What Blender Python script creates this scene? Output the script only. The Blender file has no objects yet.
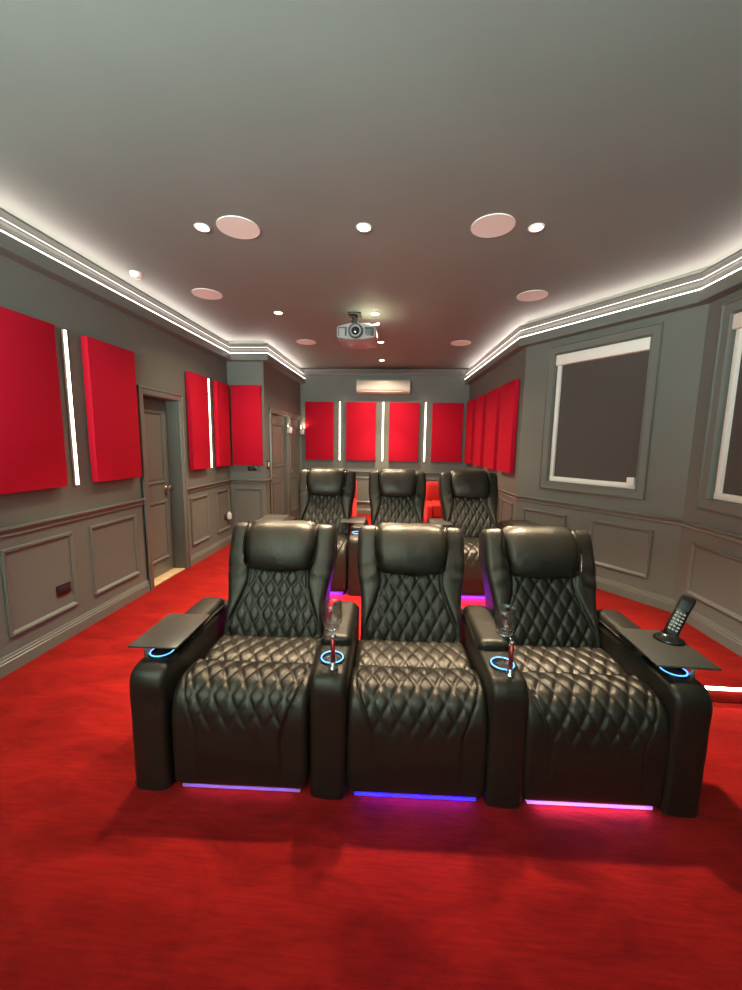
import bpy, bmesh, math, random
from mathutils import Vector, Matrix
random.seed(7)
SC = bpy.context.scene
COL = SC.collection
PI = math.pi
R = math.radians

# ------------------------------------------------------------------ materials
def mat(name, color, rough=.5, metal=0., spec=.5, emis=None, estr=0., bump=None, var=None, coat=0., trans=0., ior=1.5, sheen=0.):
    m = bpy.data.materials.new(name); m.use_nodes = True
    nt = m.node_tree; b = nt.nodes['Principled BSDF']
    b.inputs['Base Color'].default_value = (*color, 1)
    b.inputs['Roughness'].default_value = rough
    b.inputs['Metallic'].default_value = metal
    b.inputs['Specular IOR Level'].default_value = spec
    b.inputs['Coat Weight'].default_value = coat
    b.inputs['Transmission Weight'].default_value = trans
    b.inputs['IOR'].default_value = ior
    if sheen:
        b.inputs['Sheen Weight'].default_value = sheen
        b.inputs['Sheen Roughness'].default_value = .5
        b.inputs['Sheen Tint'].default_value = (*[min(1, c * 1.3 + .02) for c in color], 1)
    if emis:
        b.inputs['Emission Color'].default_value = (*emis, 1)
        b.inputs['Emission Strength'].default_value = estr
    tc = nt.nodes.new('ShaderNodeTexCoord')
    if var:                                   # (scale, amount, detail): soft colour variation
        n = nt.nodes.new('ShaderNodeTexNoise'); n.inputs['Scale'].default_value = var[0]; n.inputs['Detail'].default_value = var[2]
        nt.links.new(tc.outputs['Object'], n.inputs['Vector'])
        r = nt.nodes.new('ShaderNodeValToRGB')
        r.color_ramp.elements[0].position = .3; r.color_ramp.elements[1].position = .7
        a = var[1]
        r.color_ramp.elements[0].color = (*[c * (1 - a) for c in color], 1)
        r.color_ramp.elements[1].color = (*[min(1, c * (1 + a)) for c in color], 1)
        nt.links.new(n.outputs['Fac'], r.inputs['Fac']); nt.links.new(r.outputs['Color'], b.inputs['Base Color'])
    if bump:                                  # (scale, strength, distance)
        n = nt.nodes.new('ShaderNodeTexNoise'); n.inputs['Scale'].default_value = bump[0]; n.inputs['Detail'].default_value = 4
        nt.links.new(tc.outputs['Object'], n.inputs['Vector'])
        bp = nt.nodes.new('ShaderNodeBump'); bp.inputs['Strength'].default_value = bump[1]; bp.inputs['Distance'].default_value = bump[2]
        nt.links.new(n.outputs['Fac'], bp.inputs['Height']); nt.links.new(bp.outputs['Normal'], b.inputs['Normal'])
    return m

M = {}
M['wall'] = mat('grey_wall_paint', (.148, .160, .138), .55, spec=.4, bump=(140, .08, .002), var=(3, .04, 2))
M['ceiling'] = mat('grey_ceiling_paint', (.205, .245, .226), .6, spec=.35, bump=(160, .06, .002), var=(2, .03, 2))
M['trim'] = mat('grey_satin_trim_paint', (.158, .168, .146), .34, spec=.5)
M['red_cloth'] = mat('red_acoustic_cloth', (.50, .006, .026), .9, spec=.15, bump=(500, .25, .002), var=(1.2, .05, 2), sheen=.15)
M['white'] = mat('white_plastic', (.80, .78, .73), .45)
M['white_paint'] = mat('white_painted_metal', (.88, .87, .80), .4)
M['grille'] = mat('white_speaker_grille', (.86, .84, .79), .7, bump=(900, .4, .002))
M['led'] = mat('white_led', (.9, .9, .85), .4, emis=(1, .90, .70), estr=7)
M['led_channel'] = mat('led_channel', (.7, .66, .56), .35)
M['cove'] = mat('cove_led_tape', (.9, .9, .85), .4, emis=(1, .78, .72), estr=15)
M['cove_mid'] = mat('cove_led_soft_line', (.9, .9, .85), .4, emis=(1, .84, .78), estr=1.6)
M['cove_thin'] = mat('cove_led_line', (.9, .9, .85), .4, emis=(1, .84, .78), estr=5)
M['spot'] = mat('downlight_lens', (.9, .9, .85), .3, emis=(1, .88, .55), estr=14)
M['black_plastic'] = mat('black_gloss_plastic', (.012, .011, .010), .22)
M['black_matte'] = mat('black_matte_plastic', (.016, .015, .014), .5)
M['chrome'] = mat('chrome', (.80, .80, .82), .12, metal=1)
M['brushed'] = mat('brushed_steel', (.55, .52, .47), .3, metal=1)
M['bronze_plate'] = mat('bronze_plate', (.055, .022, .016), .35, metal=.3)
M['tray'] = mat('dark_grey_tray_laminate', (.060, .056, .048), .32, spec=.5)
M['ring_blue'] = mat('cup_ring_led', (.1, .3, .8), .3, emis=(.10, .42, 1), estr=1.6)
M['strip_blue'] = mat('blue_led', (.1, .1, .8), .3, emis=(.012, .004, 1), estr=1.5)
M['strip_violet'] = mat('violet_led', (.4, .2, .8), .3, emis=(.40, .24, .66), estr=.08)
M['strip_pink'] = mat('pink_violet_led', (.6, .3, .8), .3, emis=(.62, .25, .9), estr=.55)
M['blind'] = mat('charcoal_blind_fabric', (.082, .074, .066), .85, spec=.2, bump=(600, .2, .002))
M['pane'] = mat('dark_window_glass', (.02, .025, .03), .05, spec=.6)
M['projector'] = mat('grey_projector_shell', (.30, .31, .30), .4)
M['projector_dark'] = mat('projector_dark_plastic', (.05, .052, .05), .5)
M['lens'] = mat('projector_lens_glass', (.01, .01, .015), .05, spec=.8, coat=1)
M['ac'] = mat('ivory_air_conditioner', (.52, .46, .39), .35)
M['ac_dark'] = mat('air_outlet_shadow_grey', (.32, .27, .23), .5)
M['wood'] = mat('pale_wood_threshold', (.62, .44, .24), .4, var=(14, .15, 4))
M['red_velvet'] = mat('red_velvet_upholstery', (.40, .015, .012), .8, spec=.2, sheen=.5, bump=(80, .15, .004))
M['screen'] = mat('projection_screen', (.75, .78, .76), .8, emis=(.72, 1, .90), estr=.6)  # greenish emission added to lend cool light from out of view

def thin_glass():
    m = bpy.data.materials.new('thin_clear_glass'); m.use_nodes = True; nt = m.node_tree; nt.nodes.clear()
    o = nt.nodes.new('ShaderNodeOutputMaterial'); mx = nt.nodes.new('ShaderNodeMixShader'); tr = nt.nodes.new('ShaderNodeBsdfTransparent'); gl = nt.nodes.new('ShaderNodeBsdfGlossy')
    tr.inputs['Color'].default_value = (.93, .93, .92, 1); gl.inputs['Roughness'].default_value = .03
    lw = nt.nodes.new('ShaderNodeLayerWeight'); lw.inputs['Blend'].default_value = .5
    pw = nt.nodes.new('ShaderNodeMath'); pw.operation = 'POWER'; pw.inputs[1].default_value = 3
    ml = nt.nodes.new('ShaderNodeMath'); ml.operation = 'MULTIPLY_ADD'; ml.inputs[1].default_value = 1.0; ml.inputs[2].default_value = .10
    nt.links.new(lw.outputs['Facing'], pw.inputs[0]); nt.links.new(pw.outputs[0], ml.inputs[0]); nt.links.new(ml.outputs[0], mx.inputs[0])
    nt.links.new(tr.outputs[0], mx.inputs[1]); nt.links.new(gl.outputs[0], mx.inputs[2]); nt.links.new(mx.outputs[0], o.inputs[0])
    return m
M['glass'] = thin_glass()
M['strip_bluish_violet'] = mat('blue_violet_led', (.3, .1, .8), .3, emis=(.02, .008, 1), estr=5)
# leather with fine grain and creases
def leather():
    m = mat('black_leather', (.0105, .0093, .0072), .42, spec=.52)
    nt = m.node_tree; b = nt.nodes['Principled BSDF']
    b.inputs['Specular Tint'].default_value = (1, .925, .79, 1)
    tc = nt.nodes.new('ShaderNodeTexCoord')
    v = nt.nodes.new('ShaderNodeTexVoronoi'); v.inputs['Scale'].default_value = 420
    n = nt.nodes.new('ShaderNodeTexNoise'); n.inputs['Scale'].default_value = 16; n.inputs['Detail'].default_value = 5; n.inputs['Distortion'].default_value = .6
    nt.links.new(tc.outputs['Object'], v.inputs['Vector']); nt.links.new(tc.outputs['Object'], n.inputs['Vector'])
    b1 = nt.nodes.new('ShaderNodeBump'); b1.inputs['Strength'].default_value = .25; b1.inputs['Distance'].default_value = .012
    b2 = nt.nodes.new('ShaderNodeBump'); b2.inputs['Strength'].default_value = .22; b2.inputs['Distance'].default_value = .001
    nt.links.new(n.outputs['Fac'], b1.inputs['Height']); nt.links.new(v.outputs['Distance'], b2.inputs['Height'])
    nt.links.new(b1.outputs['Normal'], b2.inputs['Normal']); nt.links.new(b2.outputs['Normal'], b.inputs['Normal'])
    return m
M['leather'] = leather()

# deep red carpet: cut pile with brushed patches
def carpet():
    m = mat('red_carpet', (.5, .01, .01), .95, spec=.1)
    nt = m.node_tree; b = nt.nodes['Principled BSDF']
    tc = nt.nodes.new('ShaderNodeTexCoord')
    mp = nt.nodes.new('ShaderNodeMapping'); mp.inputs['Scale'].default_value = (1.0, 2.2, 1)
    nt.links.new(tc.outputs['Object'], mp.inputs['Vector'])
    n = nt.nodes.new('ShaderNodeTexNoise'); n.inputs['Scale'].default_value = 2.6; n.inputs['Detail'].default_value = 7; n.inputs['Distortion'].default_value = .7; n.inputs['Roughness'].default_value = .62
    nt.links.new(mp.outputs['Vector'], n.inputs['Vector'])
    r = nt.nodes.new('ShaderNodeValToRGB')
    r.color_ramp.elements[0].position = .32; r.color_ramp.elements[0].color = (.165, .0036, .0031, 1)
    r.color_ramp.elements[1].position = .66; r.color_ramp.elements[1].color = (.31, .0085, .0066, 1)
    nt.links.new(n.outputs['Fac'], r.inputs['Fac'])
    mp2 = nt.nodes.new('ShaderNodeMapping'); mp2.inputs['Scale'].default_value = (7, 90, 1)
    nt.links.new(tc.outputs['Object'], mp2.inputs['Vector'])
    n2 = nt.nodes.new('ShaderNodeTexNoise'); n2.inputs['Scale'].default_value = 1; n2.inputs['Detail'].default_value = 3
    nt.links.new(mp2.outputs['Vector'], n2.inputs['Vector'])
    mx = nt.nodes.new('ShaderNodeMixRGB'); mx.blend_type = 'OVERLAY'; mx.inputs['Fac'].default_value = .38
    nt.links.new(r.outputs['Color'], mx.inputs['Color1']); nt.links.new(n2.outputs['Fac'], mx.inputs['Color2'])
    nt.links.new(mx.outputs['Color'], b.inputs['Base Color'])
    n3 = nt.nodes.new('ShaderNodeTexNoise'); n3.inputs['Scale'].default_value = 260; n3.inputs['Detail'].default_value = 2
    nt.links.new(tc.outputs['Object'], n3.inputs['Vector'])
    bp0 = nt.nodes.new('ShaderNodeBump'); bp0.inputs['Strength'].default_value = .5; bp0.inputs['Distance'].default_value = .03
    nt.links.new(n.outputs['Fac'], bp0.inputs['Height'])
    bp = nt.nodes.new('ShaderNodeBump'); bp.inputs['Strength'].default_value = .6; bp.inputs['Distance'].default_value = .006
    nt.links.new(n3.outputs['Fac'], bp.inputs['Height']); nt.links.new(bp0.outputs['Normal'], bp.inputs['Normal'])
    nt.links.new(bp.outputs['Normal'], b.inputs['Normal'])
    b.inputs['Sheen Weight'].default_value = .25; b.inputs['Sheen Roughness'].default_value = .4
    b.inputs['Sheen Tint'].default_value = (1, .12, .08, 1)
    return m
M['carpet'] = carpet()

# ------------------------------------------------------------------ mesh helpers
class MB:
    def __init__(s): s.v = []; s.f = []
    def add(s, vs, fs):
        k = len(s.v); s.v += [tuple(p) for p in vs]; s.f += [tuple(i + k for i in f) for f in fs]
    def box(s, x0, x1, y0, y1, z0, z1, T=None):
        vs = [Vector((x, y, z)) for z in (z0, z1) for y in (y0, y1) for x in (x0, x1)]
        if T: vs = [T @ p for p in vs]
        s.add(vs, [(0, 2, 3, 1), (4, 5, 7, 6), (0, 1, 5, 4), (2, 6, 7, 3), (0, 4, 6, 2), (1, 3, 7, 5)])
    def prism(s, poly, z0, z1):
        n = len(poly)
        s.add([(x, y, z0) for x, y in poly] + [(x, y, z1) for x, y in poly],
              [tuple(range(n))[::-1], tuple(range(n, 2 * n))] + [(i, (i + 1) % n, n + (i + 1) % n, n + i) for i in range(n)])
    def loft(s, rings, cap=True):
        n = len(rings[0]); k = len(s.v); s.v += [tuple(p) for r in rings for p in r]
        for a in range(len(rings) - 1):
            for i in range(n):
                j = (i + 1) % n
                s.f.append((k + a * n + i, k + a * n + j, k + (a + 1) * n + j, k + (a + 1) * n + i))
        if cap:
            s.f.append(tuple(k + i for i in range(n))[::-1]); b = k + (len(rings) - 1) * n
            s.f.append(tuple(b + i for i in range(n)))
    def lathe(s, prof, cx=0, cy=0, seg=32, T=None, cap=True):
        rings = []
        for r, z in prof:
            ring = [Vector((cx + r * math.cos(2 * PI * i / seg), cy + r * math.sin(2 * PI * i / seg), z)) for i in range(seg)]
            if T: ring = [T @ p for p in ring]
            rings.append(ring)
        s.loft(rings, cap)
    def tube(s, p0, p1, r, seg=16):
        p0 = Vector(p0); p1 = Vector(p1); q = (p1 - p0).to_track_quat('Z', 'Y').to_matrix()
        s.loft([[p + q @ Vector((r * math.cos(2 * PI * i / seg), r * math.sin(2 * PI * i / seg), 0)) for i in range(seg)] for p in (p0, p1)])
    def torus(s, c, r, t, seg=40, sub=10, a0=0., a1=2 * PI):
        full = abs(a1 - a0 - 2 * PI) < 1e-6
        rings = []
        for i in range(seg + (0 if full else 1)):
            a = a0 + (a1 - a0) * i / seg
            rings.append([Vector((c[0] + (r + t * math.cos(b)) * math.cos(a), c[1] + (r + t * math.cos(b)) * math.sin(a), c[2] + t * math.sin(b)))
                          for b in [2 * PI * j / sub for j in range(sub)]])
        if full: rings.append(rings[0])
        s.loft(rings, not full)
    def build(s, name, material, parent=None, smooth=False, bevel=0., auto=None, seg=2):
        me = bpy.data.meshes.new(name); me.from_pydata(s.v, [], s.f); me.validate()
        bm = bmesh.new(); bm.from_mesh(me)
        bmesh.ops.remove_doubles(bm, verts=bm.verts, dist=1e-6)
        bmesh.ops.recalc_face_normals(bm, faces=bm.faces)
        if bevel:
            ed = [e for e in bm.edges if len(e.link_faces) == 2 and e.calc_face_angle(0) > .5]
            bmesh.ops.bevel(bm, geom=ed, offset=bevel, segments=seg, affect='EDGES', profile=.5, clamp_overlap=True)
        bm.to_mesh(me); bm.free()
        me.materials.append(material)
        if smooth or bevel or auto:
            for p in me.polygons: p.use_smooth = True
            if auto or bevel: me.set_sharp_from_angle(angle=auto or R(40))
        o = bpy.data.objects.new(name, me); COL.objects.link(o)
        if parent: o.parent = parent
        return o

def tag(o, label=None, cat=None, group=None, kind=None):
    if label: o['label'] = label
    if cat: o['category'] = cat
    if group: o['group'] = group
    if kind: o['kind'] = kind
    return o
def empty(name, loc, rz=0., label=None, cat=None, group=None, kind=None):
    o = bpy.data.objects.new(name, None); o.empty_display_size = .1; COL.objects.link(o)
    o.location = loc; o.rotation_euler = (0, 0, rz)
    return tag(o, label, cat, group, kind)
def struct(o): o['kind'] = 'structure'; return o
def copy_tree(o, parent=None):
    c = o.copy(); COL.objects.link(c); c.parent = parent
    for ch in [x for x in list(COL.objects) if x.parent == o]: copy_tree(ch, c)
    return c

def offset_path(path, d, closed=False):
    """shift an open polyline to its RIGHT side by d with mitred corners"""
    n = len(path); P = [Vector(p) for p in path]; out = []
    def nrm(a, b):
        t = (b - a).normalized(); return Vector((t.y, -t.x))
    for i in range(n):
        ns = []
        if i > 0 or closed: ns.append(nrm(P[i - 1], P[i]))
        if i < n - 1 or closed: ns.append(nrm(P[i], P[(i + 1) % n]))
        if len(ns) == 1: out.append(P[i] + ns[0] * d)
        else:
            m = (ns[0] + ns[1]).normalized(); out.append(P[i] + m * (d / max(.2, m.dot(ns[0]))))
    return out
def sweep(mb, path, prof):
    """profile [(d, z)] closed, swept along a 2-D path; d is measured to the right of the path (into the room)"""
    offs = {d: offset_path(path, d) for d in set(p[0] for p in prof)}
    rings = [[(offs[d][i].x, offs[d][i].y, z) for d, z in prof] for i in range(len(path))]
    mb.loft(rings)

def frame_on(mb, p0, p1, s0, s1, z0, z1, w=.03, t=.018, prof=None):
    """a rectangular moulding frame on the wall p0->p1 (room on the right side)"""
    p0 = Vector(p0); p1 = Vector(p1); u = (p1 - p0).normalized(); n = Vector((u.y, -u.x))
    prof = prof or [(0, 0), (0, .6), (.2, 1), (.45, .75), (.55, .95), (.8, .6), (1, .35), (1, 0)]   # (in-plane, out)
    rings = []
    for (cs, cz, ds, dz) in ((s0, z0, 1, 1), (s1, z0, -1, 1), (s1, z1, -1, -1), (s0, z1, 1, -1)):
        ring = []
        for a, b in prof:
            q = p0 + u * (cs + ds * a * w) + n * (b * t)
            ring.append((q.x, q.y, cz + dz * a * w))
        rings.append(ring)
    rings.append(rings[0]); mb.loft(rings, False)

def wallbox(mb, p0, p1, s0, s1, z0, z1, d0, d1):
    """box on the wall p0->p1: along s, heights z, depth d (positive = into the room)"""
    p0 = Vector(p0); p1 = Vector(p1); u = (p1 - p0).normalized(); n = Vector((u.y, -u.x))
    T = Matrix(((u.x, n.x, 0, p0.x), (u.y, n.y, 0, p0.y), (0, 0, 1, 0), (0, 0, 0, 1)))
    mb.box(s0, s1, d0, d1, z0, z1, T)
def wall_T(p0, p1):
    p0 = Vector(p0); p1 = Vector(p1); u = (p1 - p0).normalized(); n = Vector((u.y, -u.x))
    return Matrix(((u.x, n.x, 0, p0.x), (u.y, n.y, 0, p0.y), (0, 0, 1, 0), (0, 0, 0, 1)))

# ------------------------------------------------------------------ room shell
CZ = 2.90
KC = 1.0
XL = -2.48
A = (XL, -1.6); B = (XL, 5.54); C_ = (-1.95, 5.54); D = (-1.95, 7.60); E_ = (1.28, 7.60); F = (1.42, 4.74); G = (2.37, 3.37); H = (2.37, -1.6)
ROOM = [A, B, C_, D, E_, F, G, H]           # walked clockwise seen from above: the room lies on the right
PZ = .10                                     # platform height

def wall(name, p0, p1, openings=(), t=.22, ext0=.0, ext1=.0):
    # ext0, ext1 lengthen (or shorten) the ends so that corners close
    L = (Vector(p1) - Vector(p0)).length; mb = MB(); s = -ext0
    for (a, b, z0, z1) in sorted(openings):
        wallbox(mb, p0, p1, s, a, 0, CZ, -t, 0)
        if z0 > 0: wallbox(mb, p0, p1, a, b, 0, z0, -t, 0)
        wallbox(mb, p0, p1, a, b, z1, CZ, -t, 0); s = b
    wallbox(mb, p0, p1, s, L + ext1, 0, CZ, -t, 0)
    return struct(mb.build(name, M['wall']))
def sL(y): return y + 1.6                   # distance along the left wall
wall('wall_left', A, B, [(sL(3.635), sL(4.235), 0, 1.93)], ext0=.22)
wall('wall_alcove', B, C_, t=.2)
wall('wall_left.001', C_, D, [(.27, 1.07, 0, 1.93), (1.30, 1.94, 0, 1.93)], t=.16, ext0=-.2)
wall('wall_back', D, E_, t=.2, ext1=.2)
wall('wall_right', E_, F, t=.2)
BAY_L = (Vector(G) - Vector(F)).length
W1 = (.385, 1.29, 1.115, 2.46)
wall('wall_bay', F, G, [W1])
def sR(y): return 3.37 - y                   # distance along the window wall beside the seats
W2 = (sR(3.115), sR(2.20), 1.115, 2.46)
wall('wall_right.001', G, H, [W2], ext1=.22)
mb = MB(); mb.box(XL - .22, 2.59, -1.82, -1.6, 0, CZ); struct(mb.build('wall_front', M['wall']))
out = [tuple(p) for p in offset_path(ROOM, -.21, True)]
mb = MB(); mb.prism(out, -.12, 0); struct(mb.build('floor', M['carpet']))
mb = MB(); mb.prism(out, CZ, CZ + .12); struct(mb.build('ceiling', M['ceiling']))

# carpeted platform under the back half of the room
PX0, PY0 = -1.22, 2.275
plat = empty('carpeted_platform', (0, 0, 0), 0, 'low red carpeted platform with a lit white nosing, beneath the rear recliners', 'platform')
mb = MB(); mb.prism([(PX0, PY0), (2.37, PY0), G, F, E_, (PX0, 7.60)], .001, PZ); mb.build('deck', M['carpet'], plat, bevel=.008)
mb = MB(); mb.box(PX0 + .02, 2.365, PY0 - .028, PY0 + .002, PZ - .003, PZ + .001); tag(mb.build('nosing_light', M['led'], plat), 'white lit strip along the front edge')

# skirting, dado rail and cornices ------------------------------------------------
def skirt_prof(z): return [(0, z), (.020, z), (.020, z + .075), (.014, z + .080), (.016, z + .092), (.010, z + .098), (.008, z + .112), (0, z + .115)]
def rail_prof(z): return [(0, z - .06), (.010, z - .06), (.016, z - .052), (.010, z - .044), (.012, z - .028), (.026, z - .02), (.036, z - .012), (.036, z - .002), (.028, z), (0, z)]
def trim(name, path, prof):
    mb = MB(); sweep(mb, path, prof); return struct(mb.build(name, M['trim'], auto=R(30)))
trim('baseboard_left', [A, (XL, 3.56)], skirt_prof(0))
trim('baseboard_left.001', [(XL, 4.305), B, C_, (-1.95, 5.73)], skirt_prof(0))
trim('baseboard_left.002', [(-1.95, 6.69), (-1.95, 6.81)], skirt_prof(0))
trim('baseboard_back', [(PX0, 7.6), E_], skirt_prof(PZ))
trim('baseboard_back.001', [D, (PX0, 7.6)], skirt_prof(0))
trim('baseboard_right', [E_, F, G, (2.37, PY0)], skirt_prof(PZ))
trim('baseboard_right.001', [(2.37, PY0), H], skirt_prof(0))
trim('trim_1', [A, (XL, 3.56)], rail_prof(.935))
trim('trim_2', [(XL, 4.305), B, C_, (-1.95, 5.73)], rail_prof(.945))
trim('trim_3', [D, E_], rail_prof(.955))
trim('trim_4', [E_, F, G, H], rail_prof(.912))
CROWN = [(0, 2.617), (.100, 2.617), (.100, 2.702), (.098, 2.708), (.070, 2.710), (.066, 2.726), (.060, 2.748), (.066, 2.764), (.080, 2.776), (.088, 2.778), (.088, 2.786),
         (.070, 2.790), (.072, 2.804), (.084, 2.818), (.100, 2.824), (.106, 2.826), (.106, 2.838), (.099, 2.838), (.099, 2.822), (.02, 2.822), (0, 2.84)]
LP = [A, B, C_, D]; RP = [E_, F, G, H]
trim('trim_5', LP, CROWN); trim('trim_6', RP, CROWN)
trim('trim_7', [D, E_], [(0, 2.775), (.05, 2.775), (.055, 2.80), (.075, 2.83), (.09, 2.86), (.10, 2.862), (.10, 2.872), (.08, 2.876), (0, 2.876)])
for path, lab in ((LP, 'thin white lit line running along the left hand cornice'), (RP, 'thin white lit line along the cornice above the windows')):
    t = empty('cornice_light_strip', (path[1][0], path[1][1], 2.70), 0, lab, 'light strip', 'lit lines in the cornices')
    o = Vector((path[1][0], path[1][1], 2.70))
    def shift(mb): mb.v = [tuple(Vector(p) - o) for p in mb.v]; return mb
    mb = MB(); sweep(mb, path, [(.078, 2.7105), (.101, 2.7105), (.101, 2.715), (.078, 2.715)]); shift(mb).build('lower_tape', M['cove_thin'], t)
    mb = MB(); sweep(mb, path, [(.078, 2.787), (.0915, 2.787), (.0915, 2.7905), (.078, 2.7905)]); shift(mb).build('middle_tape', M['cove_mid'], t)
    mb = MB(); sweep(mb, path, [(.026, 2.824), (.042, 2.824), (.042, 2.842), (.026, 2.842)]); shift(mb).build('upper_tape', M['cove'], t)

# wainscot mouldings
def frames(name, p0, p1, lst):
    for (s0, s1, z0, z1) in lst:
        mb = MB(); frame_on(mb, p0, p1, s0, s1, z0, z1); struct(mb.build(name, M['trim'], auto=R(30)))
frames('trim_8', A, B, [(sL(a), sL(b), .222, .80) for a, b in ((-1.3, -.2), (-.05, .6), (.75, 1.35), (1.48, 2.03), (2.18, 2.72), (2.885, 3.44))])
frames('trim_8', A, B, [(sL(4.41), sL(4.84), .235, .815), (sL(5.07), sL(5.47), .235, .815)])
frames('trim_9', B, C_, [(.065, .475, .235, .815)])
frames('trim_9', D, E_, [(.12, .66, .33, .83), (.80, 1.42, .33, .83), (1.56, 2.3, .33, .83), (2.44, 3.1, .33, .83)])
frames('trim_10', E_, F, [(.12, .75, .34, .79), (.9, 1.55, .34, .79), (1.7, 2.2, .34, .79), (2.32, 2.75, .34, .79)])
frames('trim_10', F, G, [(.10, .648, .335, .775), (.915, 1.468, .335, .775)])
frames('trim_10', G, H, [(sR(3.22), sR(2.45), .330, .755), (sR(2.3), sR(1.4), .23, .755)])

# ------------------------------------------------------------------ doors
def door(name, p0, p1, s0, s1, ztop, recess, knob_side, panels):
    d = empty(name, (0, 0, 0), kind='structure')
    mb = MB(); wallbox(mb, p0, p1, s0 + .004, s1 - .004, .012, ztop - .004, -recess - .04, -recess); mb.build('door_leaf', M['trim'], d, bevel=.002)
    w = (s1 - s0)
    T = wall_T(p0, p1)
    for (a, b, z0, z1) in panels:
        fm = MB()
        P0 = Vector(p0); u = (Vector(p1) - P0).normalized(); n = Vector((u.y, -u.x))
        q0 = P0 - n * recess; q1 = Vector(p1) - n * recess
        frame_on(fm, q0, q1, s0 + a * w, s0 + b * w, z0, z1, .028, .016)
        wallbox(fm, q0, q1, s0 + a * w + .045, s0 + b * w - .045, z0 + .045, z1 - .045, 0, .007)
        fm.build('door_panel', M['trim'], d, auto=R(30))
    cm = MB()
    for (a, b) in ((s0 - .075, s0 - .005), (s1 + .005, s1 + .075)):
        wallbox(cm, p0, p1, a, b, 0, ztop + .075, 0, .022)
        wallbox(cm, p0, p1, (a if a < s0 - .01 else b - .018), (a + .018 if a < s0 - .01 else b), 0, ztop + .075, 0, .032)
    wallbox(cm, p0, p1, s0 - .075, s1 + .075, ztop + .005, ztop + .075, 0, .0225)
    wallbox(cm, p0, p1, s0 - .075, s1 + .075, ztop + .057, ztop + .075, 0, .0325)
    cm.build('casing', M['trim'], d, bevel=.004)
    ks = s0 + .075 if knob_side == 0 else s1 - .075
    km = MB()
    K = T @ Matrix.Translation((ks, -recess, .97)) @ Matrix.Rotation(R(-90), 4, 'X')
    km.lathe([(.022, 0), (.022, .004), (.012, .008), (.010, .020), (.020, .027), (.027, .040), (.024, .053), (.012, .058)], seg=20, T=K)
    km.build('door_knob', M['brushed'], d, smooth=True)
    return d
PAN = [(.16, .84, 1.10, 1.78), (.16, .84, .22, .86)]
door('door_1', A, B, sL(3.635), sL(4.235), 1.93, .13, 1, [(.14, .86, 1.03, 1.80), (.14, .86, .18, .83)])
mb = MB(); mb.box(XL - .20, XL + .004, 3.637, 4.233, .0005, .012); struct(mb.build('trim_11', M['wood'], bevel=.002))
door('door_2', C_, D, .27, 1.07, 1.93, .03, 0, PAN)
door('door_3', C_, D, 1.30, 1.94, 1.93, .03, 0, PAN)

# ------------------------------------------------------------------ windows and blinds
def window(name, p0, p1, w, label):
    s0, s1, z0, z1 = w
    d = empty(name, (0, 0, 0), kind='structure')
    mb = MB()
    P0 = Vector(p0); 
    frame_on(mb, p0, p1, s0 - .082, s1 + .082, z0 - .080, z1 + .092, .085, .034, [(0, 0), (0, .8), (.04, 1), (.12, 1), (.17, .62), (.80, .50), (.84, .75), (.93, .75), (1, .4), (1, 0)])
    mb.build('window_casing', M['trim'], d, auto=R(30))
    mb = MB(); wallbox(mb, p0, p1, s0 + .002, s1 - .002, z0 + .002, z1 - .002, -.20, -.19); mb.build('pane', M['pane'], d)
    c = wall_T(p0, p1) @ Vector((.5 * (s0 + s1), -.03, z0))
    b = empty('roller_blind', c, 0, label, 'roller blind', 'roller blinds over the windows')
    def sh(mb): mb.v = [tuple(Vector(p) - c) for p in mb.v]; return mb
    mb = MB(); wallbox(mb, p0, p1, s0 + .006, s1 - .006, z1 - .112, z1 - .006, -.075, .012); sh(mb).build('cassette', M['white_paint'], b, bevel=.008)
    mb = MB(); wallbox(mb, p0, p1, s0 + .046, s1 - .014, z0 + .05, z1 - .11, -.050, -.046); sh(mb).build('blind_fabric', M['blind'], b)
    mb = MB(); wallbox(mb, p0, p1, s0 + .010, s0 + .050, z0 + .006, z1 - .112, -.062, -.018); sh(mb).build('side_guide', M['white_paint'], b, bevel=.004)
    mb = MB(); wallbox(mb, p0, p1, s1 - .016, s1 - .008, z0 + .006, z1 - .112, -.062, -.030); sh(mb).build('side_guide', M['white_paint'], b, bevel=.002)
    mb = MB(); wallbox(mb, p0, p1, s0 + .010, s1 - .008, z0 + .006, z0 + .056, -.064, -.014); sh(mb).build('bottom_bar', M['white_paint'], b, bevel=.004)
    mb = MB(); wallbox(mb, p0, p1, s1 - .085, s1 - .020, z0 + .030, z0 + .110, -.030, .010); sh(mb).build('motor_cover', M['white'], b, bevel=.006)
    return d
window('window_1', F, G, W1, 'white framed charcoal roller blind, whole in view, on the angled bay wall')
window('window_2', G, H, W2, 'white framed charcoal roller blind cut off by the right edge of the photo')

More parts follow.
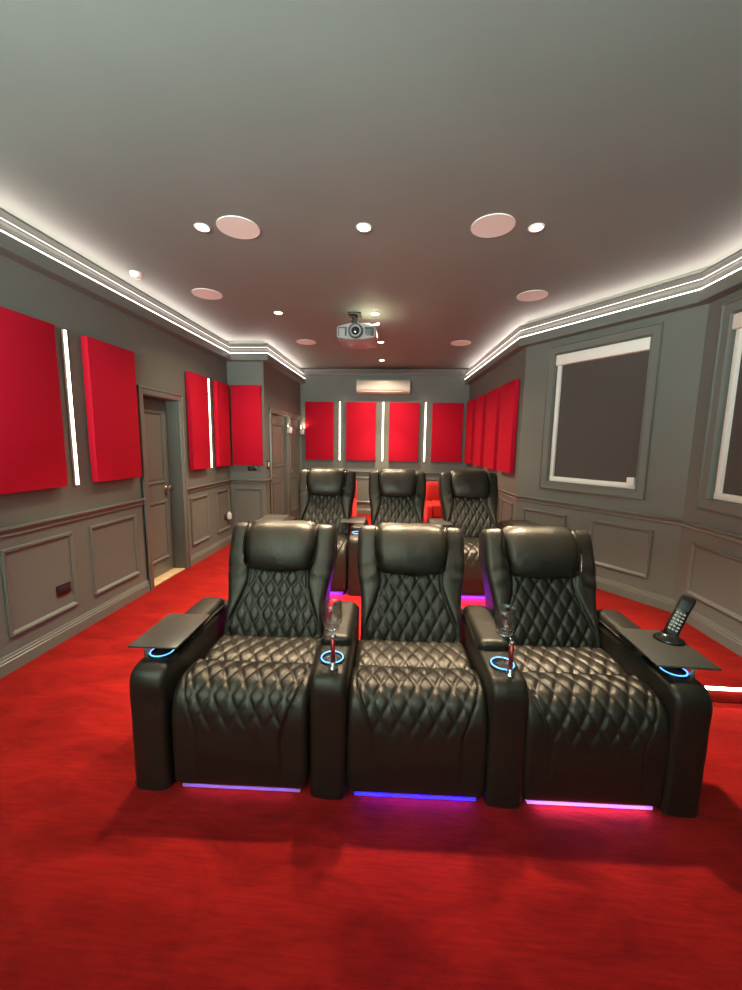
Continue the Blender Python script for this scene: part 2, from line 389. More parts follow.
# ------------------------------------------------------------------ acoustic panels and LED bars
def panel(p0, p1, s0, s1, z0, z1, label, group):
    T = wall_T(p0, p1); c = T @ Vector((.5 * (s0 + s1), 0, z0))
    t = empty('acoustic_panel', c, 0, label, 'acoustic panel', group)
    def sh(mb): mb.v = [tuple(Vector(p) - c) for p in mb.v]; return mb
    mb = MB(); wallbox(mb, p0, p1, s0, s1, z0, z1, .012, .070); sh(mb).build('cloth_cover', M['red_cloth'], t, bevel=.006)
    mb = MB(); wallbox(mb, p0, p1, s0 + .03, s1 - .03, z0 + .03, z1 - .03, 0, .0125); sh(mb).build('backing_frame', M['black_matte'], t)
def ledbar(p0, p1, s, z0, z1, label, group):
    T = wall_T(p0, p1); c = T @ Vector((s, 0, z0))
    t = empty('wall_light_bar', c, 0, label, 'light bar', group)
    def sh(mb): mb.v = [tuple(Vector(p) - c) for p in mb.v]; return mb
    mb = MB(); wallbox(mb, p0, p1, s - .020, s + .020, z0 - .006, z1 + .006, 0, .012); sh(mb).build('channel', M['led_channel'], t, bevel=.002)
    mb = MB(); wallbox(mb, p0, p1, s - .009, s + .009, z0, z1, .010, .018); sh(mb).build('diffuser', M['led'], t)
g = 'red panels on the left wall'
for y0, y1, lab in ((2.09, 2.655, 'large red acoustic panel cut by the left edge of the photo'),
                    (2.938, 3.475, 'red acoustic panel on the left wall just before the recessed door'),
                    (4.41, 4.82, 'red acoustic panel on the left wall just past the recessed door'),
                    (5.06, 5.42, 'narrow red panel tucked into the left wall corner beyond the lit bar')):
    panel(A, B, sL(y0), sL(y1), 1.155, 2.282, lab, g)
panel(B, C_, .075, .50, 1.16, 2.285, 'red acoustic panel on the short wall facing the camera, left of the far doors', g)
ledbar(A, B, sL(2.80), 1.15, 2.285, 'lit white bar between the two nearest red panels on the left wall', 'lit bars on the left wall')
ledbar(A, B, sL(4.955), 1.15, 2.285, 'lit white bar between the red panels past the recessed door', 'lit bars on the left wall')
g = 'red panels on the back wall'
for x0, x1, lab in ((-1.845, -1.29, 'leftmost red panel on the back wall'), (-1.04, -.47, 'second red panel from the left on the back wall'),
                    (-.215, .35, 'third red panel from the left on the back wall'), (.60, 1.175, 'rightmost red panel on the back wall')):
    panel(D, E_, x0 + 1.95, x1 + 1.95, 1.165, 2.275, lab, g)
for x, lab in ((-1.172, 'leftmost lit white bar on the back wall'), (-.335, 'middle lit white bar on the back wall'), (.475, 'rightmost lit white bar on the back wall')):
    ledbar(D, E_, x + 1.95, 1.165, 2.28, lab, 'lit bars on the back wall')
g = 'red panels on the right wall'
for y0, y1, lab in ((4.86, 5.40, 'nearest and largest looking red panel on the right wall, beside the bay'), (5.56, 6.10, 'second nearest red panel on the right wall'),
                    (6.30, 6.78, 'third red panel along the right wall'), (6.99, 7.46, 'farthest red panel on the right wall, by the back corner')):
    panel(E_, F, 7.60 - y1, 7.60 - y0, 1.16, 2.285, lab, g)

# ------------------------------------------------------------------ ceiling fittings
def area(name, loc, rot, size, power, color, spread=180, shape='DISK', size_y=None, parent=None):
    l = bpy.data.lights.new(name, 'AREA'); l.shape = shape; l.size = size
    if size_y: l.size_y = size_y
    l.energy = power; l.color = color; l.spread = R(spread)
    o = bpy.data.objects.new(name, l); COL.objects.link(o); o.location = loc; o.rotation_euler = rot
    if parent: o.parent = parent
    return o
def downlight(x, y, lab, power=19, spread=70, proto=[None]):
    if proto[0] is None:
        t = empty('downlight', (x * KC, y * KC, CZ), 0, None, 'downlight', 'round white downlights')
        mb = MB(); mb.lathe([(.052, 0), (.052, -.004), (.048, -.008), (.040, -.006), (.038, .0)], seg=36); mb.build('trim_ring', M['white'], t, smooth=True)
        mb = MB(); mb.lathe([(.039, -.0005), (.039, -.004), (.030, -.0055), (.001, -.006)], seg=36); mb.build('lens', M['spot'], t, smooth=True)
        proto[0] = t
    else:
        t = copy_tree(proto[0]); t.location = (x * KC, y * KC, CZ)
    t['label'] = lab
    area('downlight_lamp', (0, 0, -.014), (0, 0, 0), .13, power, (1, .80, .56), spread, parent=t)
    return t
downlight(-1.34, 2.69, 'downlight beside the large speaker on the left of the ceiling')
downlight(-.27, 2.735, 'downlight in the middle of the nearest row of ceiling lights')
downlight(.845, 2.785, 'downlight beside the large speaker on the right of the ceiling')
downlight(-1.362, 4.38, 'downlight on the left, between the projector and the left cornice', 20, 140)
downlight(-.305, 4.44, 'downlight just above and right of the projector', 20, 140)
downlight(-.30, 5.63, 'downlight close behind the projector', 20, 140)
downlight(-.34, 6.82, 'farthest downlight, small, nearest the air conditioner', 20, 140)

def speaker(x, y, lab, proto=[None]):
    if proto[0] is None:
        t = empty('ceiling_speaker', (x * KC, y * KC, CZ), 0, None, 'ceiling speaker', 'round white ceiling speakers')
        mb = MB(); mb.lathe([(.138, 0), (.138, -.005), (.134, -.006), (.132, -.006), (.132, 0)], seg=64); mb.build('rim', M['white'], t, auto=R(30))
        mb = MB(); mb.lathe([(.132, -.001), (.132, -.005), (.08, -.005), (.001, -.005)], seg=64); mb.build('grille', M['grille'], t)
        proto[0] = t
    else:
        t = copy_tree(proto[0]); t.location = (x * KC, y * KC, CZ)
    t['label'] = lab
speaker(-1.10, 2.705, 'nearest ceiling speaker on the left, right of a downlight')
speaker(.562, 2.755, 'nearest ceiling speaker on the right, left of a downlight')
speaker(-1.885, 3.83, 'ceiling speaker close to the left cornice, past the smoke detector')
speaker(1.205, 3.965, 'ceiling speaker on the right, nearest the bay cornice')
speaker(-1.35, 5.62, 'far small ceiling speaker left of the projector')
speaker(.81, 5.70, 'far small ceiling speaker right of the projector')
t = empty('smoke_detector', (-2.265, 3.35, CZ), 0, 'small white smoke detector on the ceiling beside the left cornice', 'smoke detector')
mb = MB(); mb.lathe([(.050, 0), (.050, -.010), (.046, -.014)], seg=32); mb.build('base_plate', M['white'], t, auto=R(30))
mb = MB(); mb.lathe([(.046, -.012), (.044, -.030), (.034, -.042), (.030, -.043), (.028, -.038), (.018, -.038), (.016, -.044), (.001, -.045)], seg=32); mb.build('sensor_cap', M['white'], t, auto=R(30))

# projector
t = empty('projector', (-.485, 4.40, 2.645), 0, 'grey projector with a round lens hanging from the ceiling', 'projector')
mb = MB()                                   # faceted shell: centre bulges forward and downward
def pr(y, k):
    return [(-.205, y, .050), (-.19, y, .062), (-.07, y, .082 * k), (.07, y, .082 * k), (.19, y, .062), (.205, y, .050),
            (.205, y, -.048), (.19, y, -.058), (.08, y, -.082 * k), (-.08, y, -.082 * k), (-.19, y, -.058), (-.205, y, -.048)]
r0 = [(x * .98, -.20 - .045 * max(0, 1 - abs(x) / .20), z * .96) for x, y, z in pr(0, 1)]
r0b = [(x * .94, -.205 - .045 * max(0, 1 - abs(x) / .20), z * .88) for x, y, z in pr(0, 1)]
mb.loft([r0b, r0, pr(-.12, 1.04), pr(.15, 1.0), [(x * .96, .22, z * .9) for x, y, z in pr(0, 1)]])
mb.build('shell', M['projector'], t, bevel=.005)
mb = MB(); K = Matrix.Translation((0, -.235, 0)) @ Matrix.Rotation(R(90), 4, 'X')
mb.lathe([(.075, -.03), (.075, .020), (.070, .027), (.062, .027), (.058, .012), (.05, .0), (.05, -.02)], seg=40, T=K); lr = mb.build('lens_ring', M['projector_dark'], t, smooth=True)
mb = MB(); mb.lathe([(.050, -.01), (.047, .010), (.032, .020), (.015, .025), (.001, .026)], seg=32, T=K); mb.build('lens_glass', M['lens'], lr, smooth=True)
mb = MB(); mb.lathe([(.058, .013), (.058, .022), (.052, .022), (.050, .008)], seg=32, T=K); mb.build('inner_ring', M['projector'], lr, smooth=True)
mb = MB()
for k in range(7): mb.box(.095, .185, -.222 + .0, -.196, -.040 + k * .012, -.033 + k * .012)
mb.box(.092, .188, -.212, -.19, -.044, .046); mb.build('exhaust_grille', M['projector_dark'], t)
mb = MB(); mb.box(-.186, -.176, -.216, -.19, -.042, .044); mb.box(-.112, -.096, -.229, -.19, -.042, .044); mb.box(-.186, -.098, -.223, -.19, .036, .044)
mb.build('intake_grille', M['projector_dark'], t)
mb = MB(); mb.box(-.08, .06, -.02, .14, .075, .10); mb.box(-.075, -.005, .0, .10, .10, .175); mb.tube((-.04, .05, .17), (-.04, .05, .256), .03)
mb.box(-.11, .03, -.02, .12, .235, .255); mb.build('ceiling_mount', M['black_matte'], t, bevel=.003)
mb = MB(); mb.tube((-.07, -.01, .13), (.13, -.01, .13), .010); mb.tube((.05, .05, .12), (.22, .05, .145), .008); mb.box(-.06, .0, -.03, .0, .115, .145); mb.box(.20, .225, .04, .06, .13, .16)
mb.build('mount_arm', M['projector_dark'], t, bevel=.002)

# air conditioner
t = empty('air_conditioner', (-.335, 7.60, 2.425), 0, 'white wall mounted air conditioner high on the back wall', 'air conditioner')
mb = MB(); prof = [(0, 0), (-.15, 0), (-.195, .035), (-.205, .09), (-.205, .22), (-.19, .245), (0, .25)]
mb.loft([[(x, y, z) for y, z in prof] for x in (-.50, -.495, .495, .50)]); mb.build('casing', M['ac'], t, bevel=.006)
mb = MB(); T2 = Matrix.Translation((0, -.185, .030)) @ Matrix.Rotation(R(-38), 4, 'X'); mb.box(-.44, .36, -.012, .004, -.018, .022, T2); mb.build('louvre', M['ac'], t, bevel=.003)
mb = MB(); mb.box(-.445, .365, -.2075, -.19, .058, .066); mb.build('outlet_slot', M['ac_dark'], t)

# ------------------------------------------------------------------ small wall fittings
def plate(name, p0, p1, s0, s1, z0, z1, m, lab, cat, part=None, pm=None, frac=(.25, .75, .2, .8), partname='rocker'):
    T = wall_T(p0, p1); c = T @ Vector((.5 * (s0 + s1), 0, z0)); t = empty(name, c, 0, lab, cat)
    def sh(mb): mb.v = [tuple(Vector(p) - c) for p in mb.v]; return mb
    mb = MB(); wallbox(mb, p0, p1, s0, s1, z0, z1, 0, .010); sh(mb).build('plate', m, t, bevel=.003)
    if pm:
        a, b, cc, d = frac; mb = MB(); w = s1 - s0; h = z1 - z0
        wallbox(mb, p0, p1, s0 + a * w, s0 + b * w, z0 + cc * h, z0 + d * h, .009, .016); sh(mb).build(partname, pm, t, bevel=.002)
    return t, c, sh
t, c, sh = plate('wall_socket', A, B, sL(2.545), sL(2.665), .345, .425, M['bronze_plate'], 'dark bronze double socket low on the left wall panelling', 'socket', pm=M['black_matte'], frac=(.12, .88, .25, .75), partname='socket_face')
t, c, sh = plate('wall_socket', A, B, sL(5.29), sL(5.41), .375, .455, M['bronze_plate'], 'dark socket with a white plug, low in the far left corner', 'socket')
mb = MB(); wallbox(mb, A, B, sL(5.37), sL(5.42), .372, .455, .010, .06)
wallbox(mb, A, B, sL(5.385), sL(5.41), .44, .48, .015, .045); sh(mb).build('plug', M['white_paint'], t, bevel=.006)
plate('control_plate', B, C_, .27, .40, 1.075, 1.135, M['black_plastic'], 'small black control plate under the red panel on the short wall', 'control plate', pm=M['black_matte'], frac=(.1, .6, .2, .8), partname='display')
plate('light_switch', C_, D, .07, .16, 1.10, 1.22, M['black_plastic'], 'dark light switch with a white rocker left of the far doors', 'light switch', pm=M['white_paint'], frac=(.25, .8, .25, .8))
def sconce(s, lab):
    T = wall_T(C_, D); c = T @ Vector((s, 0, 1.70)); t = empty('wall_light', c, 0, lab, 'wall light', 'small white wall lights by the far doors')
    def sh(mb): mb.v = [tuple(Vector(p) - c) for p in mb.v]; return mb
    mb = MB(); wallbox(mb, C_, D, s - .03, s + .03, 1.66, 1.76, 0, .03); sh(mb).build('back_plate', M['white'], t, bevel=.004)
    mb = MB(); mb.lathe([(.030, -.05), (.036, -.045), (.038, .055), (.034, .055), (.032, -.03)], .056, 0, 24, T=Matrix.Rotation(0, 4, 'Z')); mb.build('shade', M['white_paint'], t, smooth=True)
    mb = MB(); mb.box(.018, .030, -.010, .010, -.01, .02); mb.build('bracket', M['white'], t)
    l = bpy.data.lights.new('wall_light_bulb', 'POINT'); l.energy = 5; l.color = (1, .8, .6); l.shadow_soft_size = .02
    o = bpy.data.objects.new('wall_light_bulb', l); COL.objects.link(o); o.parent = t; o.location = (.056, 0, .03)
sconce(1.11, 'small white wall light between the two far doors'); sconce(1.975, 'small white wall light in the far left corner of the back wall')
# ------------------------------------------------------------------ recliners
def catmull(pts, ds):
    """closed Catmull-Rom loop resampled by arc length"""
    P = [Vector(p) for p in pts]; n = len(P); dense = []
    for i in range(n):
        a, b, c, d = P[i - 1], P[i], P[(i + 1) % n], P[(i + 2) % n]
        for k in range(24):
            t = k / 24
            dense.append(.5 * ((2 * b) + (c - a) * t + (2 * a - 5 * b + 4 * c - d) * t * t + (3 * b - a - 3 * c + d) * t ** 3))
    L = [0.]
    for i in range(len(dense)): L.append(L[-1] + (dense[(i + 1) % len(dense)] - dense[i]).length)
    tot = L[-1]; N = max(8, int(tot / ds)); out = []; j = 0
    for i in range(N):
        s = tot * i / N
        while L[j + 1] < s: j += 1
        f = (s - L[j]) / max(1e-9, L[j + 1] - L[j])
        out.append(dense[j % len(dense)].lerp(dense[(j + 1) % len(dense)], f))
    return out, tot / N
def rounded(pts, r, seg=5):
    """polygon with rounded corners; r: one radius or a list"""
    n = len(pts); out = []
    for i in range(n):
        p = Vector(pts[i]); a = (Vector(pts[i - 1]) - p); b = (Vector(pts[(i + 1) % n]) - p)
        ri = r[i] if isinstance(r, (list, tuple)) else r
        ri = min(ri, a.length * .48, b.length * .48)
        p0 = p + a.normalized() * ri; p1 = p + b.normalized() * ri
        for k in range(seg + 1):
            t = k / seg; out.append((p0 * (1 - t) + p * t) * (1 - t) + (p * (1 - t) + p1 * t) * t)
    return out
def body(loop, hw, r, nx, disp=None, step=None, xmap=None, cx=0.):
    """loop: closed (y, z) profile; extruded over x in [-hw, hw] with edges rounded by r; disp pushes along the normal"""
    n = len(loop); P = [Vector(p) for p in loop]
    ar = sum(P[i].x * P[(i + 1) % n].y - P[(i + 1) % n].x * P[i].y for i in range(n))
    sg = 1 if ar > 0 else -1
    N = []
    for i in range(n):
        t = (P[(i + 1) % n] - P[i - 1]).normalized(); N.append(Vector((t.y, -t.x)) * sg)
    S = [0.]
    for i in range(1, n): S.append(S[-1] + (P[i] - P[i - 1]).length)
    xs = []
    ke = 5
    for k in range(ke): xs.append(-hw + r * (1 - math.cos(PI / 2 * k / ke)))
    m = nx
    for k in range(m + 1): xs.append(-hw + r + (2 * hw - 2 * r) * k / m)
    for k in range(ke - 1, -1, -1): xs.append(hw - r * (1 - math.cos(PI / 2 * k / ke)))
    rings = []
    for x in xs:
        e = max(0., abs(x) - (hw - r)) / r
        ins = r * (1 - math.sqrt(max(0, 1 - e * e)))
        ring = []
        for i in range(n):
            d = -ins + (disp(x, S[i], P[i].x, P[i].y, N[i]) if disp else 0)
            q = P[i] + N[i] * d
            ring.append((cx + (xmap(x, q.x, q.y) if xmap else x), q.x, q.y))
        rings.append(ring)
    mb = MB(); mb.loft(rings); return mb
def sstep(a, b, x):
    t = min(1, max(0, (x - a) / (b - a))); return t * t * (3 - 2 * t)
def quilt(u, v, w=.077, h=.132):
    a = u / w + v / h; b = u / w - v / h
    da = abs(a - round(a)); db = abs(b - round(b))
    g = lambda d: 1 - (1 - 2 * min(.5, max(0, d - .03) / .94)) ** 4.2
    return g(da) * g(db)
HWS = .288                                   # half width of a seat
ARM_W = .160
PITCH = 2 * HWS + ARM_W

def back_axis(y, z):                         # distance along the reclined front face
    return ((y - .50) * .447 + (z - .44) * .894)
def m_backrest():
    pts = [(.55, .30), (.505, .40), (.535, .52), (.595, .64), (.655, .76), (.715, .88), (.755, .965), (.785, 1.000), (.835, 1.005), (.885, .975), (.90, .92), (.875, .80), (.83, .62), (.79, .45), (.76, .32), (.66, .27)]
    loop, ds = catmull(pts, .0075)
    def disp(x, s, y, z, n):
        if n.x > -.25 or z < .34: return 0.
        t = back_axis(y, z)
        q = .262 - .105 * sstep(.02, .36, t)
        ax = abs(x)
        top = 1 - sstep(.50, .60, t)
        mk = (1 - sstep(q - .006, q + .002, ax))
        d = .0082 * quilt(x, t) * mk * sstep(-.08, -.02, t) * top
        w = (ax - q) / max(.03, HWS + .01 - q)
        d += (.014 * math.sin(PI * min(1, max(0, w)) ** .7) + .004) * (1 - mk)
        d -= .008 * math.exp(-((ax - q) / .006) ** 2)
        # creases running outward from the pillow's lower corners
        d += .0035 * math.sin(60 * t + 25 * ax) * math.exp(-((t - .36) / .06) ** 2) * sstep(q, q + .03, ax)
        return d
    return body(loop, .285, .032, 92, disp, xmap=lambda x, y, z: x * (.955 + .130 * sstep(.56, .86, z)))
def m_headrest():
    # pillow in front of the upper back, wrapping over the top
    pts = [(.640, .775), (.618, .800), (.622, .86), (.650, .93), (.690, .995), (.730, 1.030), (.785, 1.040), (.825, 1.015), (.80, .985), (.755, .955), (.715, .88), (.675, .80)]
    loop, ds = catmull(pts, .011)
    def disp(x, s, y, z, n):
        ax = abs(x) / .21
        d = -.030 * ax ** 3 * (1 if n.x < 0 else .2)
        d += .002 * math.sin(31 * x + 17 * z) * (1 - ax)
        return d
    return body(loop, .210, .050, 48, disp, xmap=lambda x, y, z: x * (.90 + .10 * sstep(.77, .93, z)))
def m_seat():
    pts = [(.56, .36), (.56, .43), (.50, .452), (.42, .458), (.34, .456), (.285, .446), (.254, .428), (.240, .40), (.24, .36), (.38, .33)]
    loop, ds = catmull(pts, .0075)
    def disp(x, s, y, z, n):
        if n.y < .1: return 0.
        return .0068 * quilt(x, y + .012) * sstep(.225, .245, y) * (1 - sstep(HWS - .035, HWS - .015, abs(x)))
    return body(loop, HWS - .004, .03, 92, disp)
FLEN = []
def m_footrest():
    pts = [(.236, .40), (.240, .455), (.222, .474), (.155, .482), (.095, .473), (.046, .446), (.016, .402), (.003, .33), (.000, .22), (.000, .12), (.004, .045), (.030, .026), (.10, .06), (.11, .18), (.12, .32), (.16, .38)]
    loop, ds = catmull(pts, .0075)
    # arc length measured from the crease
    n = len(loop); acc = {}; S = 0.; started = None
    i0 = min(range(n), key=lambda i: (loop[i] - Vector((.240, .455))).length)
    for k in range(n):
        i = (i0 + k) % n
        acc[i] = S; S += (loop[(i + 1) % n] - loop[i]).length
    key = {(round(loop[i].x, 6), round(loop[i].y, 6)): acc[i] for i in range(n)}
    def disp(x, s, y, z, nn):
        if nn.x > .35 and z < .43: return 0.
        v = key.get((round(y, 6), round(z, 6)), 0)
        if v > .62: return 0.
        ax = abs(x)
        q = HWS - .022 - .085 * sstep(.10, .42, v)           # the quilted panel narrows downward
        mk = 1 - sstep(q - .004, q + .004, ax)
        fade = 1 - sstep(.28, .43, v + .03 * (ax / .26) ** 2)
        d = .0082 * quilt(x, v - .03) * mk * fade * sstep(.014, .03, v)
        d += .010 * mk * (1 - fade) * (1 - sstep(.45, .6, v))
        d -= .010 * math.exp(-((ax - q) / .005) ** 2) * sstep(.02, .05, v) * (1 - sstep(.40, .48, v))
        return d
    return body(loop, HWS + .004, .030, 92, disp)
def m_arm():
    prof = rounded([(0, 0), (0, .552), (.755, .552), (.755, 0)], [.010, .085, .04, .010], 9)
    # subdivide straight runs
    out = []
    for i in range(len(prof)):
        a = prof[i]; b = prof[(i + 1) % len(prof)]; k = max(1, int((b - a).length / .04))
        out += [a.lerp(b, j / k) for j in range(k)]
    def disp(x, s, y, z, n):
        return .006 * math.sin(PI * (x / .08 * .5 + .5)) * (1 if n.y > .4 or n.x < -.4 else 0) + (.0015 * math.sin(40 * z + 30 * x) if n.x < -.5 else 0)
    return body(out, ARM_W / 2 - .002, .026, 10, disp)
def m_pad():
    prof = rounded([(.250, .540), (.262, .590), (.46, .600), (.66, .600), (.66, .54)], [.012, .035, .05, .04, .01], 6)
    out = []
    for i in range(len(prof)):
        a = prof[i]; b = prof[(i + 1) % len(prof)]; k = max(1, int((b - a).length / .03))
        out += [a.lerp(b, j / k) for j in range(k)]
    def disp(x, s, y, z, n):
        return .009 * (1 - (x / .075) ** 2) * (1 if n.y > .3 else 0)
    return body(out, ARM_W / 2 - .006, .03, 10, disp)

CUP_Y = .135

def add_arm(root, x, tray=None, ring=True, tray_y=None, cup_y=CUP_Y):
    a = m_arm(); a.v = [(p[0] + x, p[1], p[2]) for p in a.v]; am = a.build('armrest', M['leather'], root, smooth=True)
    p = m_pad(); p.v = [(q[0] + x, q[1], q[2]) for q in p.v]; p.build('arm_pad', M['leather'], am, smooth=True)
    mb = MB(); mb.lathe([(.054, .554), (.054, .562), (.050, .565), (.041, .565), (.038, .557)], x, cup_y, 40)
    cup = mb.build('cup_holder', M['black_plastic'], root, smooth=True)
    cup2 = MB(); cup2.lathe([(.039, .5575), (.001, .5570)], x, cup_y, 32); cup2.build('cup_floor', M['black_matte'], cup)
    mb = MB(); mb.torus((x, cup_y, .5650), .0475, .0032, 48, 8); tag(mb.build('ring_light', M['ring_blue'], cup, smooth=True), 'glowing blue ring')
    if tray:
        dx, ry, y0, tw = tray
        T = Matrix.Translation((x + dx, y0 + .165, 0)) @ Matrix.Rotation(ry, 4, 'Z')
        mb = MB(); mb.box(-tw, tw, -.165, .165, .601, .611, T); tr = mb.build('tray_table', M['tray'], root, bevel=.003)
        mb = MB(); sx = -1 if dx < 0 else 1
        mb.tube((x + sx * .052, max(cup_y - .05, y0 + .02), .55), (x + sx * .052, max(cup_y - .05, y0 + .02), .601), .010)
        mb.build('tray_post', M['brushed'], tr, bevel=.0015)
    return am

def recliner(name, strip):
    root = empty(name, (0, 0, 0), 0, None, 'recliner')
    m_seat().build('seat_cushion', M['leather'], root, smooth=True)
    m_footrest().build('footrest', M['leather'], root, smooth=True)
    m_backrest().build('backrest', M['leather'], root, smooth=True)
    tag(m_headrest().build('head_pillow', M['leather'], root, smooth=True), 'smooth padded head pillow')
    mb = MB(); mb.box(-HWS + .004, HWS - .004, .13, .74, .060, .34); mb.build('base_frame', M['black_matte'], root, bevel=.008)
    mb = MB(); mb.box(-HWS + .03, HWS - .03, .20, .72, .0, .061); mb.build('plinth', M['black_matte'], root)
    mb = MB(); mb.box(-HWS + .03, HWS - .03, .022, .100, .002, .016); tag(mb.build('under_light', strip, root), 'coloured light strip under the footrest')
    return root
def row(ox, oy, oz, rz, seats, arms, strips, labels, trays, group, glow):
    c, s = math.cos(rz), math.sin(rz)
    roots = []
    for k in range(3):
        xc = seats[k]
        if not hasattr(row, 'proto'):
            r = recliner('recliner', strips[k]); row.proto = r
        else:
            p = row.proto; r = p.copy(); COL.objects.link(r)
            for ch in [o for o in list(COL.objects) if o.parent == p]:
                if ch.name.split('.')[0] in ('armrest', 'cup_holder', 'tray_table', 'under_light_lamp'): continue
                d = ch.copy(); COL.objects.link(d); d.parent = r
                if ch.name.startswith('under_light'):
                    d.data = ch.data.copy(); d.data.materials[0] = strips[k]
                if oz > 0 and ch.name.split('.')[0] in ('backrest', 'head_pillow'): d.scale.z = 1.085
        r.location = (ox + c * xc, oy + s * xc, oz); r.rotation_euler = (0, 0, rz)
        tag(r, labels[k], 'recliner', group); roots.append(r)
    for k, r in enumerate(roots):
        area('under_light_lamp', (0, .012, .024), (R(-35), 0, 0), .46, glow[k][0], glow[k][1], 180, 'RECTANGLE', .02, r)
    for k, owner in enumerate((0, 0, 1, 2)): add_arm(roots[owner], arms[k] - seats[owner], trays[k])
    return roots
RZ1 = R(1.9); O1 = Vector((-1.10, 1.420, 0))
SEATS1 = [.452, 1.203, 1.933]; ARMS1 = [.067, .832, 1.572, 2.291]
row(O1.x, O1.y, 0, RZ1, SEATS1, ARMS1, [M['strip_violet'], M['strip_blue'], M['strip_pink']],
    ['black quilted leather recliner at the left end of the front row', 'black quilted leather recliner in the middle of the front row', 'black quilted leather recliner at the right end of the front row, under the phone'],
    [(-.015, 0, .085, .108), None, None, (.030, R(-3), .080, .124)], 'front row of black recliners', [(.10, (.5, .3, 1)), (.9, (.06, .02, 1)), (.55, (.42, .26, 1))])
RZ2 = R(2.0); CX2, CY2 = .01, 3.43
row(CX2, CY2, PZ, RZ2, [-.765, 0, .765], [-1.140, -.382, .382, 1.140], [M['strip_bluish_violet']] * 3,
    ['black quilted leather recliner at the left end of the rear row', 'black quilted leather recliner in the middle of the rear row', 'black quilted leather recliner at the right end of the rear row'],
    [(-.15, 0, .38, .125), (-.07, 0, .38, .125), (.06, 0, .38, .11), (.15, 0, .38, .125)], 'rear row of black recliners', [(2.2, (.16, .03, 1))] * 3)
def loc1(x, y, z):
    c, s = math.cos(RZ1), math.sin(RZ1); return Vector((O1.x + c * x - s * y, O1.y + s * x + c * y, z))
def arm_x(k): return ARMS1[k]

# ------------------------------------------------------------------ glasses and their holders
def glass_set(k, lab_g, lab_h, dx):
    p = loc1(arm_x(k) + dx, CUP_Y, .5575)
    t = empty('wine_glass', p, 0, lab_g, 'wine glass', 'wine glasses on the armrests')
    z = [(.036, 0), (.036, .0018), (.014, .007), (.0055, .014), (.0045, .06), (.0048, .125), (.012, .138), (.030, .152), (.040, .172), (.0425, .200), (.0405, .235), (.0375, .262),
         (.0362, .262), (.0392, .235), (.0412, .200), (.0386, .173), (.028, .156), (.010, .145), (.001, .143)]
    mb = MB(); mb.lathe([q for q in z[:7]] + [(.009, .1385), (.001, .139)], seg=32); mb.build('stem', M['glass'], t, smooth=True)
    mb = MB(); mb.lathe([(.001, .1405), (.010, .1402)] + z[7:], seg=48); mb.build('bowl', M['glass'], t, smooth=True)
    ph = loc1(arm_x(k) + dx + .012, CUP_Y - .066, .554)
    h = empty('glass_holder', ph, RZ1, lab_h, 'glass holder', 'glass holders on the armrests')
    mb = MB(); mb.lathe([(.021, 0), (.021, .004), (.016, .008), (.014, .020), (.012, .024), (.010, .028)], seg=28); mb.build('foot', M['chrome'], h, smooth=True)
    mb = MB(); mb.lathe([(.0092, .024), (.0092, .138)], seg=24); mb.build('post', M['rod'], h, smooth=True)
    mb = MB(); mb.lathe([(.0102, .136), (.0105, .146), (.007, .150)], seg=24)
    mb.torus((-.012, .066, .152), .032, .0022, 40, 8); mb.tube((0, 0, .146), (-.005, .035, .152), .003, 10)
    mb.build('support_ring', M['chrome'], h, smooth=True)
M['rod'] = mat('red_tinted_chrome_post', (.42, .05, .05), .3, metal=.8)  # chrome post: the carpet's red reflection is put into its colour
glass_set(1, 'clear wine glass on the armrest between the left and middle front seats', 'chrome post holder, tinted with reflected red, with chrome foot on the armrest left of the middle front seat', 0)
glass_set(2, 'clear wine glass on the armrest between the middle and right front seats', 'chrome post holder, tinted with reflected red, with chrome foot on the armrest right of the middle front seat', 0)

# ------------------------------------------------------------------ cordless phone on the right tray
p = loc1(arm_x(3) + .095, .305, .611)
t = empty('cordless_phone', p, R(-36), 'black cordless phone standing in its cradle on the right end tray', 'phone')
mb = MB(); mb.lathe([(.062, 0), (.062, .006), (.056, .014), (.040, .022), (.032, .034), (.018, .032), (.001, .032)], seg=36)
mb.v = [(x, y * .85, z) for x, y, z in mb.v]; mb.build('cradle', M['black_plastic'], t, smooth=True)
T = Matrix.Translation((0, .0, .022)) @ Matrix.Rotation(R(17), 4, 'Y') @ Matrix.Rotation(R(-27), 4, 'X') @ Matrix.Scale(1.25, 4)
mb = MB(); rings = []
for z, w, th in ((0, .020, .010), (.004, .023, .013), (.06, .0235, .0135), (.10, .0225, .013), (.135, .0245, .0125), (.156, .0245, .0115), (.163, .021, .008)):
    rings.append([T @ Vector((w * math.copysign(abs(math.cos(a)) ** .5, math.cos(a)), th * math.copysign(abs(math.sin(a)) ** .5, math.sin(a)), z)) for a in [2 * PI * i / 32 for i in range(32)]])
mb.loft(rings); hs = mb.build('handset', M['black_plastic'], t, smooth=True)
mb = MB(); mb.box(-.017, .017, -.0148, -.012, .108, .142, T); mb.build('display', M['black_matte'], hs, bevel=.001)
key_m = mat('silver_key', (.42, .40, .36), .35)
for r_ in range(6):
    for c_ in range(3):
        mb = MB(); mb.box(-.0155 + c_ * .0112, -.0075 + c_ * .0112, -.0152, -.0125, .022 + r_ * .0132, .028 + r_ * .0132, T); mb.build('key', key_m, hs, bevel=.0008)

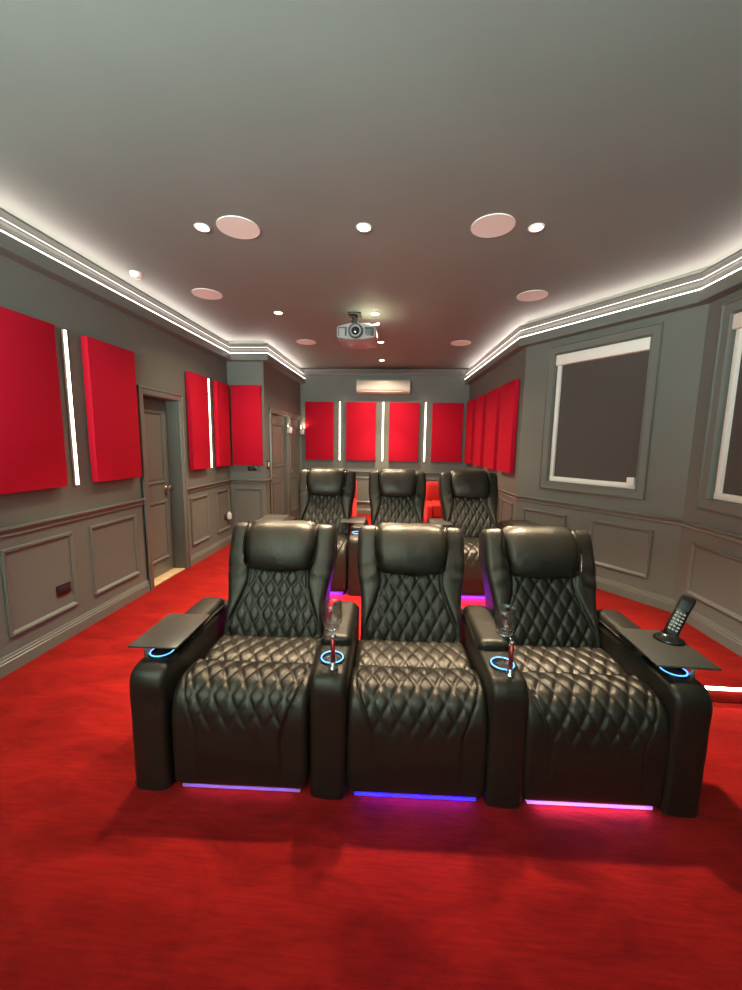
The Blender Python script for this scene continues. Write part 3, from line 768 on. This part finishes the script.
# ------------------------------------------------------------------ red armchairs behind the rear row
def armchair(x, y, rz, lab, proto=[None]):
    if proto[0] is None:
        t = empty('armchair', (x, y, PZ), rz, lab, 'armchair', 'red armchairs against the back wall')
        L, _ = catmull([(.55, .30), (.48, .45), (.50, .66), (.55, .74), (.64, .74), (.68, .66), (.68, .30), (.62, .22)], .03)
        body(L, .30, .06, 10).build('backrest', M['red_velvet'], t, smooth=True)
        mb = body([Vector(q) for q in rounded([(.0, .20), (.0, .43), (.52, .43), (.52, .20)], .05, 6)], .20, .03, 10); mb.build('seat', M['red_velvet'], t, smooth=True)
        for sx in (-1, 1):
            body([Vector(q) for q in rounded([(-.02, .06), (-.02, .42), (.64, .42), (.64, .06)], .06, 6)], .05, .03, 4, cx=sx * .25).build('armrest', M['red_velvet'], t, smooth=True)
        mb = MB(); mb.box(-.27, .27, .03, .60, .10, .20); mb.build('base_frame', M['red_velvet'], t, bevel=.01)
        for sx in (-1, 1):
            for yy in (.05, .60):
                mb = MB(); mb.lathe([(.016, 0), (.024, .11)], sx * .22, yy, 14); mb.build('leg', M['black_matte'], t, smooth=True)
        proto[0] = t
    else:
        t = copy_tree(proto[0]); t.location = (x, y, PZ); t.rotation_euler = (0, 0, rz); t['label'] = lab
armchair(-1.06, 6.35, 0, 'red armchair glimpsed behind the left rear recliner')
armchair(-.15, 6.35, 0, 'red armchair mostly hidden behind the middle rear recliner')
armchair(.77, 6.30, 0, 'red armchair seen between the middle and right rear recliners')

# ------------------------------------------------------------------ unseen projection screen on the front wall, its glow added to light the room
t = empty('projection_screen', (-.3, -1.6, .10), 0, 'wide unseen projection screen on the front wall, with an added cool glow', 'projection screen')
mb = MB(); mb.box(-1.6, 1.6, .01, .03, 0, 1.75); mb.build('screen_surface', M['screen'], t)
mb = MB()
for a in ((-1.65, -1.60, .0, .04, -.05, 1.80), (1.60, 1.65, .0, .04, -.05, 1.80), (-1.60, 1.60, .0, .04, -.05, 0), (-1.60, 1.60, .0, .04, 1.75, 1.80)): mb.box(*a)
mb.build('screen_frame', M['black_matte'], t)

# added uplight, out of view: fills the ceiling with cool light
t = empty('added_uplight', (-1.2, -1.6, 2.0), 0, 'unseen cool uplight added on the front wall to brighten the ceiling', 'uplight')
mb = MB(); mb.box(-1.1, 1.1, 0, .22, -.08, -.02); mb.build('trough', M['trim'], t, bevel=.004)
area('ceiling_fill_lamp', (0, .12, .02), (R(180 - 22), 0, 0), 2.1, 450, (.90, 1, .94), 170, 'RECTANGLE', .2, t)

# ------------------------------------------------------------------ world, camera
w = bpy.data.worlds.new('room_dark'); SC.world = w; w.use_nodes = True
w.node_tree.nodes['Background'].inputs['Color'].default_value = (.02, .02, .02, 1)
w.node_tree.nodes['Background'].inputs['Strength'].default_value = .2
f, yaw, pitch, roll, hh = 388., R(4.1), R(7.6), R(.9), 1.5
Fv = Vector((-math.sin(yaw) * math.cos(pitch), math.cos(yaw) * math.cos(pitch), -math.sin(pitch)))
Rv = Vector((math.cos(yaw), math.sin(yaw), 0)); Uv = Rv.cross(Fv)
R2 = math.cos(roll) * Rv + math.sin(roll) * Uv; U2 = -math.sin(roll) * Rv + math.cos(roll) * Uv
cam = bpy.data.cameras.new('camera'); cam.sensor_fit = 'HORIZONTAL'; cam.sensor_width = 36; cam.lens = 36 * f / 742; cam.clip_start = .02
co = bpy.data.objects.new('camera', cam); COL.objects.link(co)
co.matrix_world = Matrix(((R2.x, U2.x, -Fv.x, 0), (R2.y, U2.y, -Fv.y, 0), (R2.z, U2.z, -Fv.z, hh), (0, 0, 0, 1)))
SC.camera = co
vs = SC.view_settings; vs.view_transform = 'Standard'; vs.look = 'None'; vs.gamma = 1; vs.use_curve_mapping = False; vs.exposure = 0.42
SC.cycles.use_denoising = True
SC.cycles.max_bounces = 10
SC.cycles.transparent_max_bounces = 16
SC.cycles.sample_clamp_indirect = 6
